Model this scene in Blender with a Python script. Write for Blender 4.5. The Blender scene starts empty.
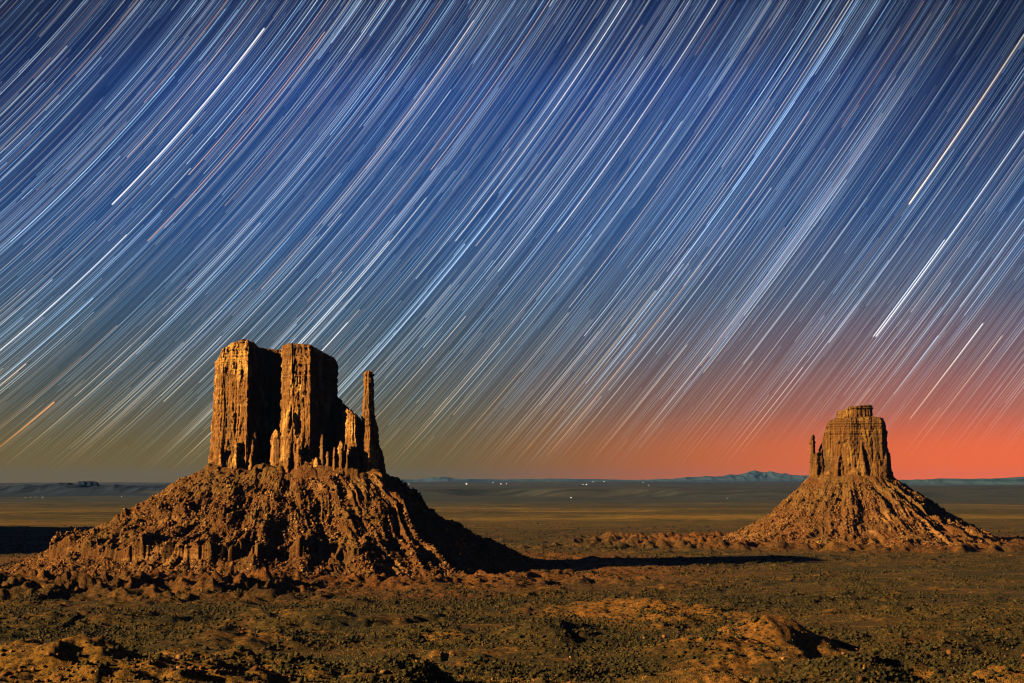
import bpy, math
import numpy as np
from mathutils import Vector

# ------------------------------------------------------------------ camera, sun, exposure
C = bpy.context.scene
W, H, F = 1024, 683, 1500.0
HZ = 480.5                      # picture row of the true horizon
CAM_Z = 150.0                   # the overlook stands 150 m above the valley floor
PITCH = math.atan((HZ - H / 2) / F)
cam = bpy.data.cameras.new("camera")
cam.sensor_width = 36.0
cam.lens = F * 36.0 / W
cam.clip_start, cam.clip_end = 1.0, 400000.0
camo = bpy.data.objects.new("camera", cam)
C.collection.objects.link(camo)
camo.location = (0, 0, CAM_Z)
camo.rotation_euler = (math.pi / 2 + PITCH, 0, 0)
C.camera = camo

SUN_EL = math.radians(20.8)
SUN_Y = 0.36                    # moonlight travels to the right and slightly away from the overlook
L = Vector((1.0, SUN_Y, 0)).normalized()
LDIR = Vector((L.x * math.cos(SUN_EL), L.y * math.cos(SUN_EL), -math.sin(SUN_EL)))
sl = bpy.data.lights.new("moon_light", 'SUN')
sl.energy = 5.0
sl.angle = math.radians(0.5)
sl.color = (1.0, 0.77, 0.33)
so = bpy.data.objects.new("moon_light", sl)
C.collection.objects.link(so)
so.rotation_euler = LDIR.to_track_quat('-Z', 'Y').to_euler()
so.location = (-400, 0, 600)

C.view_settings.view_transform = 'Standard'
C.view_settings.look = 'None'
C.view_settings.exposure = 2.05
C.view_settings.gamma = 1.0
C.view_settings.use_curve_mapping = False
SKY_GAIN = 0.245
C.render.engine = 'CYCLES'
C.cycles.filter_width = 1.1
C.cycles.max_bounces = 3
C.cycles.diffuse_bounces = 0
C.cycles.volume_bounces = 0


# ------------------------------------------------------------------ node shorthand
class NT:
    def __init__(self, tree):
        self.t = tree

    def new(self, kind, **kw):
        n = self.t.nodes.new(kind)
        for k, v in kw.items():
            setattr(n, k, v)
        return n

    def put(self, sock, v):
        if isinstance(v, S):
            self.t.links.new(v.s, sock)
        elif v is not None:
            if hasattr(sock, "default_value") and not isinstance(v, (int, float)) and len(v) == 3 and sock.type == 'RGBA':
                v = (*v, 1.0)
            sock.default_value = v

    def math(self, op, a, b=None, c=None, clamp=False):
        n = self.new("ShaderNodeMath", operation=op, use_clamp=clamp)
        for i, x in enumerate((a, b, c)):
            if x is not None:
                self.put(n.inputs[i], x)
        return S(self, n.outputs[0])

    def mix(self, f, a, b, blend='MIX'):
        n = self.new("ShaderNodeMix", data_type='RGBA', blend_type=blend)
        n.clamp_factor = True
        self.put(n.inputs[0], f)
        self.put(n.inputs[6], a)
        self.put(n.inputs[7], b)
        return S(self, n.outputs[2])

    def vmath(self, op, a, b=None, scale=None):
        n = self.new("ShaderNodeVectorMath", operation=op)
        self.put(n.inputs[0], a)
        if b is not None:
            self.put(n.inputs[1], b)
        if scale is not None:
            self.put(n.inputs[3], scale)
        return S(self, n.outputs[1 if op in ('DOT_PRODUCT', 'LENGTH') else 0])

    def ramp01(self, x, lo, hi):
        n = self.new("ShaderNodeMapRange", interpolation_type='SMOOTHSTEP')
        self.put(n.inputs[0], x)
        n.inputs[1].default_value = lo
        n.inputs[2].default_value = hi
        return S(self, n.outputs[0])

    def ramp(self, x, stops):
        n = self.new("ShaderNodeValToRGB")
        cr = n.color_ramp
        while len(cr.elements) < len(stops):
            cr.elements.new(0.5)
        for e, (p, c) in zip(cr.elements, stops):
            e.position = p
            e.color = (*c, 1.0)
        self.put(n.inputs[0], x)
        return S(self, n.outputs[0])

    def noise(self, vec, scale=1.0, detail=3.0, rough=0.55, dist=0.0):
        n = self.new("ShaderNodeTexNoise")
        self.put(n.inputs["Vector"], vec)
        n.inputs["Scale"].default_value = scale
        n.inputs["Detail"].default_value = detail
        n.inputs["Roughness"].default_value = rough
        n.inputs["Distortion"].default_value = dist
        return S(self, n.outputs["Fac"])

    def xyz(self, a, b, c):
        n = self.new("ShaderNodeCombineXYZ")
        for i, x in enumerate((a, b, c)):
            self.put(n.inputs[i], x)
        return S(self, n.outputs[0])


class S:
    def __init__(self, nt, s):
        self.nt, self.s = nt, s

    def __add__(self, o): return self.nt.math('ADD', self, o)
    def __radd__(self, o): return self.nt.math('ADD', self, o)
    def __sub__(self, o): return self.nt.math('SUBTRACT', self, o)
    def __rsub__(self, o): return self.nt.math('SUBTRACT', o, self)
    def __mul__(self, o): return self.nt.math('MULTIPLY', self, o)
    def __rmul__(self, o): return self.nt.math('MULTIPLY', self, o)
    def __truediv__(self, o): return self.nt.math('DIVIDE', self, o)
    def __pow__(self, o): return self.nt.math('POWER', self, o)
    def floor(self): return self.nt.math('FLOOR', self)
    def abs(self): return self.nt.math('ABSOLUTE', self)


def pix_dir(px, py):
    v = Vector((px - W / 2, F, H / 2 - py)).normalized()
    c, s = math.cos(PITCH), math.sin(PITCH)
    return Vector((v.x, v.y * c - v.z * s, v.y * s + v.z * c))


# ------------------------------------------------------------------ night sky (world): stars turning round the celestial pole
def build_sky():
    w = bpy.data.worlds.new("World")
    C.world = w
    w.use_nodes = True
    w.cycles.sampling_method = 'MANUAL'
    w.cycles.sample_map_resolution = 256
    t = w.node_tree
    t.nodes.clear()
    nt = NT(t)
    tc = nt.new("ShaderNodeTexCoord")
    d = nt.vmath('NORMALIZE', S(nt, tc.outputs["Generated"]))
    sep = nt.new("ShaderNodeSeparateXYZ")
    nt.put(sep.inputs[0], d)
    dx, dy, dz = (S(nt, o) for o in sep.outputs)
    el = nt.math('ARCSINE', dz) * (57.29578 * F / 995.0)
    az = nt.math('ARCTAN2', dx, dy) * (57.29578 * F / 995.0)          # 0 ahead, + to the right
    # --- air glow between the stars
    e01 = nt.math('DIVIDE', el, 40.0, clamp=True)
    left = nt.ramp(e01, [(0.0, (.170, .112, .028)), (.05, (.140, .106, .040)), (.12, (.078, .088, .076)),
                         (.22, (.044, .080, .125)), (.36, (.024, .073, .205)), (.56, (.013, .049, .195)),
                         (.62, (.012, .032, .115)), (.70, (.008, .021, .075)), (1.0, (.005, .012, .04))])
    right = nt.ramp(e01, [(0.0, (.95, .150, .022)), (.05, (.80, .142, .050)), (.10, (.42, .126, .090)),
                          (.17, (.20, .105, .115)), (.26, (.075, .085, .140)), (.38, (.026, .072, .200)), (.56, (.013, .047, .190)),
                          (.62, (.011, .030, .110)), (.70, (.008, .020, .072)), (1.0, (.005, .012, .04))])
    fr = nt.ramp01(az, -7.0, 28.0)
    rf = fr * (1.0 - nt.ramp01(az, 50.0, 110.0))
    base = nt.mix(rf, left, right)
    # a darker, bluer sky away from the view to either side
    dim = nt.ramp01((az + 2.0).abs(), 11.0, 32.0) * nt.ramp01(el, 9.0, 26.0)
    base = nt.mix(dim * 0.95, base, (.006, .014, .045))
    base = nt.mix(nt.ramp01(el, 40.0, 62.0), base, (.006, .014, .045))
    # --- polar coordinates of the star field
    pe, pa = math.radians(37.49), math.radians(-59.87)
    p = Vector((math.cos(pe) * math.sin(pa), math.cos(pe) * math.cos(pa), math.sin(pe)))
    ctr = pix_dir(512, 250)
    e1 = (ctr - p * ctr.dot(p)).normalized()
    e2 = p.cross(e1)
    cd = nt.vmath('DOT_PRODUCT', d, tuple(p))
    delta = nt.math('ARCCOSINE', cd) * 57.29578
    hour = nt.math('ARCTAN2', nt.vmath('DOT_PRODUCT', d, tuple(e2)), nt.vmath('DOT_PRODUCT', d, tuple(e1))) * 57.29578

    def polar(px, py):
        v = pix_dir(px, py)
        return math.degrees(math.acos(v.dot(p))), math.degrees(math.atan2(v.dot(e2), v.dot(e1)))

    total = None
    # random trails: ring density per degree, arc length, fraction kept bright, gain
    layers = [(20.3, 11.0, 2.6, .26, .95, 1), (16.1, 15.0, 3.4, .40, .70, 2), (13.3, 17.0, 5.2, .66, .62, 3),
              (9.3, 19.0, 6.8, .85, .50, 4), (6.1, 17.0, 11.0, 1.15, .32, 5)]
    for Fq, Ln, pw, gain, wd, sd in layers:
        x = delta * Fq + sd * 17.31
        i = x.floor()
        f = x - i
        wn = nt.new("ShaderNodeTexWhiteNoise", noise_dimensions='1D')
        nt.put(wn.inputs["W"], i + sd * 311.7)
        y = hour / Ln + S(nt, wn.outputs["Value"]) * 9.0
        j = y.floor()
        g = y - j
        w2 = nt.new("ShaderNodeTexWhiteNoise", noise_dimensions='2D')
        nt.put(w2.inputs["Vector"], nt.xyz(i, j + sd * 53.0, 0.0))
        amp = S(nt, w2.outputs["Value"]) ** pw
        prof = nt.ramp01(1.0 - (f * 2.0 - 1.0).abs() / wd, 0.0, 0.9)
        ends = nt.ramp01(g, 0.0, .004) * (1.0 - nt.ramp01(g, .93, .934))
        a = amp * prof * ends * gain
        cs = nt.new("ShaderNodeSeparateXYZ")
        t.links.new(w2.outputs["Color"], cs.inputs[0])
        tint = nt.ramp(S(nt, cs.outputs[1]), [(0.0, (.34, .60, 1.0)), (.4, (.48, .72, 1.0)), (.72, (.80, .90, 1.0)), (.92, (1.0, .90, .82)), (1.0, (1.0, .60, .34))])
        c = nt.vmath('SCALE', tint, scale=a)
        total = c if total is None else nt.vmath('ADD', total, c)
    # slow change of star density across the sky
    dens = nt.noise(nt.xyz(delta * 0.8, hour * 0.03, 0.0), 1.0, 3.0, .6)
    total = nt.vmath('SCALE', total, scale=nt.ramp01(dens, .25, .70) * .8 + .30)
    # the brightest stars, one arc each
    bright = [((262, 25), (114, 208), (1.0, 1.0, 1.0), .055, 1.0), ((322, 28), (150, 245), (1.0, .52, .26), .035, .60),
              ((1040, 8), (909, 206), (1.0, .86, .62), .050, 1.4), ((1075, 55), (875, 338), (.9, .96, 1.0), .040, 1.15),
              ((926, 0), (840, 128), (1.0, .58, .28), .030, .45), ((130, 236), (-40, 378), (.95, .97, 1.0), .030, .7),
              ((56, 402), (-60, 492), (1.0, .50, .20), .050, .95), ((150, 340), (-20, 484), (.95, .9, .75), .028, .30),
              ((570, 312), (424, 479), (1.0, .85, .6), .030, .42), ((660, 292), (497, 477), (1.0, .85, .6), .030, .42),
              ((690, 345), (578, 474), (1.0, .75, .45), .032, .50), ((984, 322), (909, 420), (1.0, .97, .92), .042, .95),
              ((1003, 334), (905, 462), (1.0, .82, .62), .034, .6), ((945, 238), (873, 338), (.9, .95, 1.0), .038, .9),
              ((725, -20), (560, 235), (1.0, 1.0, 1.0), .034, .7), ((640, -15), (452, 240), (.9, .95, 1.0), .034, .7),
              ((70, 47), (-30, 140), (.95, 1.0, .95), .05, .5), ((425, 195), (225, 425), (.95, .98, 1.0), .035, .55),
              ((850, 180), (700, 372), (.9, .95, 1.0), .032, .5), ((345, 215), (160, 400), (.95, .98, 1.0), .032, .5)]
    for a0, a1, col, hw, gn in bright:
        d0, h0 = polar(*a0)
        d1, h1 = polar(*a1)
        dm = (d0 + d1) / 2
        lo, hi = min(h0, h1), max(h0, h1)
        prof = nt.ramp01(1.0 - (delta - dm).abs() / (hw * .85), 0.0, .9)
        hs = (1.0 - nt.ramp01((hour - (lo + hi) / 2).abs(), (hi - lo) / 2 - .12, (hi - lo) / 2))
        total = nt.vmath('ADD', total, nt.vmath('SCALE', tuple(c * gn for c in col), scale=prof * hs))
    # the thick air near the ground swallows and warms the stars
    ext = nt.ramp01(el, .0, 5.0)
    exr = nt.ramp01(el, .5, 9.0)
    extm = ext * (1.0 - rf) + exr * rf
    warm = nt.mix(nt.ramp01(el, 0.0, 11.0), (1.0, .70, .38), (.96, .97, 1.0))
    total = nt.vmath('MULTIPLY', total, warm)
    total = nt.vmath('SCALE', total, scale=extm * .93 + .02 * ext)
    total = nt.vmath('SCALE', total, scale=1.0 - dim * .62)
    sky = nt.vmath('ADD', base, total)
    bg = nt.new("ShaderNodeBackground")
    nt.put(bg.inputs[0], sky)
    bg.inputs[1].default_value = SKY_GAIN
    out = nt.new("ShaderNodeOutputWorld")
    t.links.new(bg.outputs[0], out.inputs[0])


build_sky()

# ------------------------------------------------------------------ noise
_r = np.random.default_rng(7)
PN = 4096
PERM = np.concatenate([_r.permutation(PN)] * 2)
_a = _r.uniform(0, 2 * np.pi, PN)
G2 = np.stack([np.cos(_a), np.sin(_a)], 1).astype(np.float32)
_g = _r.normal(size=(PN, 3))
G3 = (_g / np.linalg.norm(_g, axis=1, keepdims=True)).astype(np.float32)


def _fade(t): return t * t * t * (t * (t * 6 - 15) + 10)


def p2(x, y, seed=0):
    x = np.asarray(x, float) + seed * 37.17
    y = np.asarray(y, float) + seed * 91.73
    x, y = np.broadcast_arrays(x, y)
    xi, yi = np.floor(x).astype(np.int64), np.floor(y).astype(np.int64)
    fx, fy = x - xi, y - yi
    u, v = _fade(fx), _fade(fy)

    def g(ix, iy, ax, ay):
        k = PERM[(PERM[ix & (PN - 1)] + iy) & (PN - 1)]
        q = G2[k]
        return q[..., 0] * ax + q[..., 1] * ay
    a = g(xi, yi, fx, fy) * (1 - u) + g(xi + 1, yi, fx - 1, fy) * u
    b = g(xi, yi + 1, fx, fy - 1) * (1 - u) + g(xi + 1, yi + 1, fx - 1, fy - 1) * u
    return (a * (1 - v) + b * v) * 1.5


def p3(x, y, z, seed=0):
    x, y, z = np.broadcast_arrays(np.asarray(x, float) + seed * 37.17, np.asarray(y, float) + seed * 91.73, np.asarray(z, float) + seed * 13.7)
    xi, yi, zi = (np.floor(q).astype(np.int64) for q in (x, y, z))
    fx, fy, fz = x - xi, y - yi, z - zi
    u, v, w = _fade(fx), _fade(fy), _fade(fz)

    def g(a, b, c):
        k = PERM[(PERM[(PERM[(xi + a) & (PN - 1)] + yi + b) & (PN - 1)] + zi + c) & (PN - 1)]
        q = G3[k]
        return q[..., 0] * (fx - a) + q[..., 1] * (fy - b) + q[..., 2] * (fz - c)

    def lx(b, c): return g(0, b, c) * (1 - u) + g(1, b, c) * u
    return ((lx(0, 0) * (1 - v) + lx(1, 0) * v) * (1 - w) + (lx(0, 1) * (1 - v) + lx(1, 1) * v) * w) * 1.5


def fbm2(x, y, oct=4, seed=0, gain=.5):
    s, a = 0, 1.0
    for k in range(oct):
        s = s + a * p2(x * 2.03 ** k, y * 2.03 ** k, seed + k * 3)
        a *= gain
    return s


def fbm3(x, y, z, oct=3, seed=0, gain=.5):
    s, a = 0, 1.0
    for k in range(oct):
        s = s + a * p3(x * 2.03 ** k, y * 2.03 ** k, z * 2.03 ** k, seed + k * 3)
        a *= gain
    return s


def ridged2(x, y, oct=3, seed=0):
    s, a = 0, 1.0
    for k in range(oct):
        s = s + a * (1 - np.minimum(1, np.abs(p2(x * 2.07 ** k, y * 2.07 ** k, seed + k * 5)) * 2))
        a *= .5
    return s / 1.75


def sst(x, a, b):
    t = np.clip((x - a) / (b - a), 0, 1)
    return t * t * (3 - 2 * t)


# ------------------------------------------------------------------ mesh helpers
def mesh_np(name, verts, quads=None, tris=None, mat=None, parent=None, smooth=False):
    me = bpy.data.meshes.new(name)
    verts = np.asarray(verts, np.float32)
    me.vertices.add(len(verts))
    me.vertices.foreach_set("co", verts.ravel())
    loops, starts, tot = [], [], []
    n = 0
    if quads is not None and len(quads):
        q = np.asarray(quads, np.int32)
        loops.append(q.ravel()); starts.append(np.arange(len(q), dtype=np.int32) * 4); n = len(q) * 4
    if tris is not None and len(tris):
        q = np.asarray(tris, np.int32)
        loops.append(q.ravel()); starts.append(n + np.arange(len(q), dtype=np.int32) * 3)
    loops = np.concatenate(loops); starts = np.concatenate(starts)
    me.loops.add(len(loops)); me.loops.foreach_set("vertex_index", loops)
    me.polygons.add(len(starts)); me.polygons.foreach_set("loop_start", starts)
    me.update(calc_edges=True)
    me.validate()
    if smooth:
        me.shade_smooth()
    if mat:
        me.materials.append(mat)
    o = bpy.data.objects.new(name, me)
    C.collection.objects.link(o)
    if parent is not None:
        o.parent = parent
    return o


def grid_quads(nr, nc, wrap=False):
    i = np.arange(nr - 1)[:, None]
    j = np.arange(nc if wrap else nc - 1)[None, :]
    j2 = (j + 1) % nc
    return np.stack([i * nc + j, i * nc + j2, (i + 1) * nc + j2, (i + 1) * nc + j], -1).reshape(-1, 4)


def empty(name, loc, rz, label=None, cat=None, group=None):
    o = bpy.data.objects.new(name, None)
    C.collection.objects.link(o)
    o.location = loc
    o.rotation_euler = (0, 0, rz)
    if label: o["label"] = label
    if cat: o["category"] = cat
    if group: o["group"] = group
    return o


ICO_V = None


def ico():
    global ICO_V, ICO_F
    if ICO_V is None:
        g = (1 + 5 ** .5) / 2
        v = np.array([(-1, g, 0), (1, g, 0), (-1, -g, 0), (1, -g, 0), (0, -1, g), (0, 1, g), (0, -1, -g), (0, 1, -g), (g, 0, -1), (g, 0, 1), (-g, 0, -1), (-g, 0, 1)], float)
        ICO_V = v / np.linalg.norm(v[0])
        ICO_F = np.array([(0, 11, 5), (0, 5, 1), (0, 1, 7), (0, 7, 10), (0, 10, 11), (1, 5, 9), (5, 11, 4), (11, 10, 2), (10, 7, 6), (7, 1, 8), (3, 9, 4), (3, 4, 2), (3, 2, 6), (3, 6, 8), (3, 8, 9), (4, 9, 5), (2, 4, 11), (6, 2, 10), (8, 6, 7), (9, 8, 1)])
    return ICO_V, ICO_F


def ico2():
    v, f = ico()
    vs = [tuple(q) for q in v]
    cache = {}
    fs = []

    def mid(a, b):
        k = (min(a, b), max(a, b))
        if k not in cache:
            m = np.array(vs[a]) + np.array(vs[b])
            vs.append(tuple(m / np.linalg.norm(m)))
            cache[k] = len(vs) - 1
        return cache[k]
    for a, b, c in f:
        x, y, z = mid(a, b), mid(b, c), mid(c, a)
        fs += [(a, x, z), (b, y, x), (c, z, y), (x, y, z)]
    return np.array(vs), np.array(fs)


def blobs(pos, size, flat, jitter, rng, base=None, tilt=.5):
    """many lumpy pieces as one vertex/triangle array"""
    V, Fc = base if base is not None else ico()
    n = len(pos)
    a = rng.uniform(0, 2 * np.pi, n)
    sc = np.stack([size * rng.uniform(.7, 1.3, n), size * rng.uniform(.7, 1.3, n), size * flat * rng.uniform(.7, 1.3, n)], 1)
    v = V[None] * (1 + rng.normal(0, jitter, (n, len(V), 1))) * sc[:, None, :]
    tx = rng.normal(0, tilt, n)
    c, s = np.cos(tx)[:, None], np.sin(tx)[:, None]
    y, z = v[..., 1] * c - v[..., 2] * s, v[..., 1] * s + v[..., 2] * c
    x = v[..., 0]
    c, s = np.cos(a)[:, None], np.sin(a)[:, None]
    v = np.stack([x * c - y * s, x * s + y * c, z], -1) + pos[:, None, :]
    f = (Fc[None] + (np.arange(n) * len(V))[:, None, None]).reshape(-1, 3)
    return v.reshape(-1, 3), f


# ------------------------------------------------------------------ where things stand
def at_dist(px, d):
    """plan point d metres away in the direction of picture column px at the horizon"""
    v = pix_dir(px, HZ)
    h = math.hypot(v.x, v.y)
    return v.x / h * d, v.y / h * d


def on_level(px, py, z=0.0):
    v = pix_dir(px, py)
    k = (z - CAM_Z) / v.z
    return v.x * k, v.y * k


class Frame:
    """local frame of a butte: u to the right as seen from the overlook, v away from it"""
    def __init__(self, px, d):
        self.x, self.y = at_dist(px, d)
        self.a = math.atan2(self.x, self.y)
        self.rz = -self.a
        self.d = d

    def loc(self, x, y):
        dx, dy = x - self.x, y - self.y
        c, s = math.cos(self.a), math.sin(self.a)
        return dx * c - dy * s, dx * s + dy * c

    def uz(self, px, py, v=0.0):
        r = pix_dir(px, py)
        c, s = math.cos(self.a), math.sin(self.a)
        rv = r.x * s + r.y * c
        ru = r.x * c - r.y * s
        k = (self.d + v) / rv
        return ru * k, CAM_Z + r.z * k


WEST = Frame(296, 2650.0)
EAST = Frame(850, 3850.0)


# ------------------------------------------------------------------ materials
def material(name):
    m = bpy.data.materials.new(name)
    m.use_nodes = True
    m.node_tree.nodes.clear()
    nt = NT(m.node_tree)
    b = nt.new("ShaderNodeBsdfPrincipled")
    b.inputs["Roughness"].default_value = .95
    b.inputs["Specular IOR Level"].default_value = .08
    o = nt.new("ShaderNodeOutputMaterial")
    m.node_tree.links.new(b.outputs[0], o.inputs[0])
    g = nt.new("ShaderNodeNewGeometry")
    return m, nt, b, S(nt, g.outputs["Position"]), S(nt, g.outputs["Random Per Island"])


def bump(nt, b, h, dist, strength=1.0):
    n = nt.new("ShaderNodeBump")
    n.inputs["Distance"].default_value = dist
    n.inputs["Strength"].default_value = strength
    nt.put(n.inputs["Height"], h)
    nt.t.links.new(n.outputs[0], b.inputs["Normal"])


def stretch(nt, pos, sx, sy, sz):
    return nt.vmath('MULTIPLY', pos, (sx, sy, sz))


def mat_cliff(name="red_sandstone", tone=(1.0, 1.0, 1.0), fresh=.85, varnish=.8):
    m, nt, b, pos, _ = material(name)
    st = nt.noise(stretch(nt, pos, .006, .006, .11), 1.0, 4, .6)
    col = nt.ramp(st, [(.28, (.0949, .0350, .0110)), (.45, (.1499, .0610, .0179)), (.56, (.1193, .0450, .0127)), (.70, (.1795, .0810, .0263))])
    streak = nt.noise(stretch(nt, pos, .11, .11, .010), 1.0, 4, .6, .6)
    col = nt.mix(nt.ramp01(streak, .50, .72) * .75, col, (.0418, .0170, .0085))
    patch = nt.noise(stretch(nt, pos, .032, .032, .016), 1.0, 5, .62, .5)
    col = nt.mix(nt.ramp01(patch, .53, .64) * fresh, col, (.365, .175, .050))
    stain = nt.noise(stretch(nt, pos, .05, .05, .007), 1.0, 5, .62, .4)
    col = nt.mix(nt.ramp01(stain, .53, .62) * varnish, col, (.072, .034, .014))
    grain = nt.noise(pos, .35, 4, .7)
    col = nt.mix(nt.ramp01(grain, .48, .75) * .5, col, (.0500, .0210, .0085))
    col = nt.mix(1.0, col, tone, 'MULTIPLY')
    nt.put(b.inputs["Base Color"], col)
    h = nt.noise(stretch(nt, pos, .30, .30, .12), 1.0, 5, .65)
    bump(nt, b, h, 3.2, 1.0)
    return m


def mat_talus():
    m, nt, b, pos, _ = material("talus_rubble")
    n1 = nt.noise(pos, .018, 5, .6)
    col = nt.ramp(n1, [(.30, (.0484, .0163, .0056)), (.48, (.0836, .0296, .0081)), (.62, (.0634, .0266, .0081)), (.75, (.1047, .0377, .0105))])
    n0 = nt.noise(stretch(nt, pos, .007, .007, .02), 1.0, 5, .65, .6)
    col = nt.mix(nt.ramp01(n0, .50, .60) * .65, col, (.104, .050, .015))
    col = nt.mix((1.0 - nt.ramp01(n0, .38, .46)) * .6, col, (.200, .090, .030))
    n2 = nt.noise(pos, .16, 4, .7)
    col = nt.mix(nt.ramp01(n2, .52, .66) * .75, col, (.0211, .0096, .0037))
    n3 = nt.noise(pos, .10, 5, .7, .3)
    col = nt.mix(nt.ramp01(n3, .60, .72) * .8, col, (.1390, .0614, .0217))
    nt.put(b.inputs["Base Color"], col)
    bump(nt, b, nt.noise(pos, .22, 5, .7), 5.0, 1.0)
    return m


def mat_boulder():
    m, nt, b, pos, isl = material("boulder_sandstone")
    col = nt.ramp(isl, [(0.0, (.0432, .0150, .0052)), (.45, (.0872, .0313, .0093)), (.8, (.1200, .0483, .0157)), (1.0, (.1664, .0830, .0342))])
    nt.put(b.inputs["Base Color"], col)
    bump(nt, b, nt.noise(pos, .8, 4, .7), .8, 1.0)
    return m


def mat_ground():
    m, nt, b, pos, _ = material("desert_soil")
    sp = nt.new("ShaderNodeSeparateXYZ")
    nt.put(sp.inputs[0], pos)
    big = nt.noise(stretch(nt, pos, .0016, .0026, 0), 1.0, 5, .6, .4)
    col = nt.ramp(big, [(.32, (.0258, .0139, .0035)), (.46, (.0409, .0196, .0046)), (.56, (.0490, .0255, .0056)), (.68, (.0305, .0175, .0035))])
    red = nt.noise(stretch(nt, pos, .006, .010, 0), 1.0, 4, .6, .3)
    col = nt.mix(nt.ramp01(red, .50, .62) * .8, col, (.0570, .0204, .0041))
    band = nt.noise(stretch(nt, pos, .00016, .0011, 0), 1.0, 4, .6, .3)
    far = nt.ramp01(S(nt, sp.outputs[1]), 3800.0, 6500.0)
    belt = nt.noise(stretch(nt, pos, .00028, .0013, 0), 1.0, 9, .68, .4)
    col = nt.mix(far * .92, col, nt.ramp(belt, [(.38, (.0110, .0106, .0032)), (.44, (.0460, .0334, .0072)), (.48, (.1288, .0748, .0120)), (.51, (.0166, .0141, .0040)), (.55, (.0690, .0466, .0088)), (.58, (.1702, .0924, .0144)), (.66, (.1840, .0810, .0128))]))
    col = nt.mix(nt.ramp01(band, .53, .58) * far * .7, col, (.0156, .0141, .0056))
    grass = nt.noise(stretch(nt, pos, .013, .03, 0), 1.0, 5, .7, .4)
    col = nt.mix(nt.ramp01(grass, .47, .60) * .72, col, (.0177, .0116, .0026))
    speck = nt.noise(pos, .20, 5, .75)
    col = nt.mix(nt.ramp01(speck, .48, .58) * .85, col, (.0101, .0079, .0032))
    clr = nt.noise(stretch(nt, pos, .010, .022, 0), 1.0, 6, .72, .5)
    col = nt.mix(nt.ramp01(clr, .54, .62) * .85, col, nt.mix(nt.ramp01(speck, .44, .58), (.1518, .0598, .0104), (.0276, .0150, .0048)))
    gold = nt.noise(stretch(nt, pos, .16, .22, 0), 1.0, 5, .8, .3)
    col = nt.mix(nt.ramp01(gold, .57, .68) * .8, col, (.1840, .0924, .0192))
    pale = nt.noise(stretch(nt, pos, .02, .05, 0), 1.0, 5, .7, .6)
    col = nt.mix(nt.ramp01(pale, .60, .70) * .6, col, (.0764, .0423, .0111))
    dk = nt.noise(stretch(nt, pos, .0042, .0105, 0), 1.0, 6, .68, .5)
    col = nt.mix(nt.ramp01(dk, .49, .57) * .9 * (1.0 - far), col, nt.mix(nt.ramp01(speck, .42, .55), (.0288, .0190, .0050), (.0085, .0063, .0028)))
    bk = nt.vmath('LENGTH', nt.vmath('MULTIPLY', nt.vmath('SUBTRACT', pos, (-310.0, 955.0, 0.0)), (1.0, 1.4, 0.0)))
    for (cx, cy), rad in ((at_dist(748, 1320), 105.0), (at_dist(735, 1090), 80.0), (at_dist(985, 1120), 70.0), (at_dist(640, 1700), 150.0)):
        q = nt.vmath('LENGTH', nt.vmath('MULTIPLY', nt.vmath('SUBTRACT', pos, (cx, cy, 0.0)), (1.0, .7, 0.0)))
        q = (1.0 - nt.ramp01(q + (pale - .5) * 190.0, rad * .35, rad)) * .8
        col = nt.mix(q, col, nt.mix(nt.ramp01(speck, .46, .6), (.1564, .0581, .0096), (.0313, .0150, .0048)))
    for (cx, cy), ra, rb in ((at_dist(600, 1400), 75.0, 120.0), (at_dist(865, 1120), 66.0, 120.0), (at_dist(390, 1060), 50.0, 90.0), (at_dist(50, 1270), 95.0, 90.0), (at_dist(470, 1880), 170.0, 120.0), (at_dist(780, 1900), 190.0, 140.0)):
        q = nt.vmath('LENGTH', nt.vmath('MULTIPLY', nt.vmath('SUBTRACT', pos, (cx, cy, 0.0)), (1.0 / ra, 1.0 / rb, 0.0)))
        q = (1.0 - nt.ramp01(q + (dk - .5) * 2.2, .35, 1.05)) * .8
        col = nt.mix(q, col, nt.mix(nt.ramp01(speck, .42, .55), (.0331, .0202, .0056), (.0083, .0062, .0024)))
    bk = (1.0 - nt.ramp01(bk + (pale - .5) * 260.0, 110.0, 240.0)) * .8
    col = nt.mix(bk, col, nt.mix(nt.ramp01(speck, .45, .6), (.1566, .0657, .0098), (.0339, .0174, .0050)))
    # far valley flats, blue-grey of distance haze painted into the soil colour
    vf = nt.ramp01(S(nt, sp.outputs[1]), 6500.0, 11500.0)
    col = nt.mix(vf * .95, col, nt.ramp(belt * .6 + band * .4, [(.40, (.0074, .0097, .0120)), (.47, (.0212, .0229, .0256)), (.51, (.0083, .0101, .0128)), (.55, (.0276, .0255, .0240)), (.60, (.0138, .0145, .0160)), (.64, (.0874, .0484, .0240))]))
    # red debris washed out round the two buttes
    for fr, r0, r1 in ((WEST, 420.0, 900.0), (EAST, 380.0, 760.0)):
        dd = nt.vmath('LENGTH', nt.vmath('MULTIPLY', nt.vmath('SUBTRACT', pos, (fr.x, fr.y, 0.0)), (1.0, 1.0, 0.0)))
        k = (1.0 - nt.ramp01(dd + (red - .5) * 700.0, r0, r1)) * .85
        col = nt.mix(k, col, nt.mix(nt.ramp01(speck, .46, .58), (.1084, .0317, .0056), (.0254, .0103, .0035)))
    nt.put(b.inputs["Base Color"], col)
    bump(nt, b, nt.noise(pos, .14, 6, .75), 5.0, 1.0)
    return m


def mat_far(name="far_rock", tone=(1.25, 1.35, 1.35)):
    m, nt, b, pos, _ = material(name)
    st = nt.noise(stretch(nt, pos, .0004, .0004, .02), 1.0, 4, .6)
    col = nt.ramp(st, [(.35, (.0080, .0165, .0330)), (.6, (.0200, .0300, .0460))])  # blue of distance haze is painted into this base colour
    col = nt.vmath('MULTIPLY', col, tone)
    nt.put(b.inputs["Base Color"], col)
    return m


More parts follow.
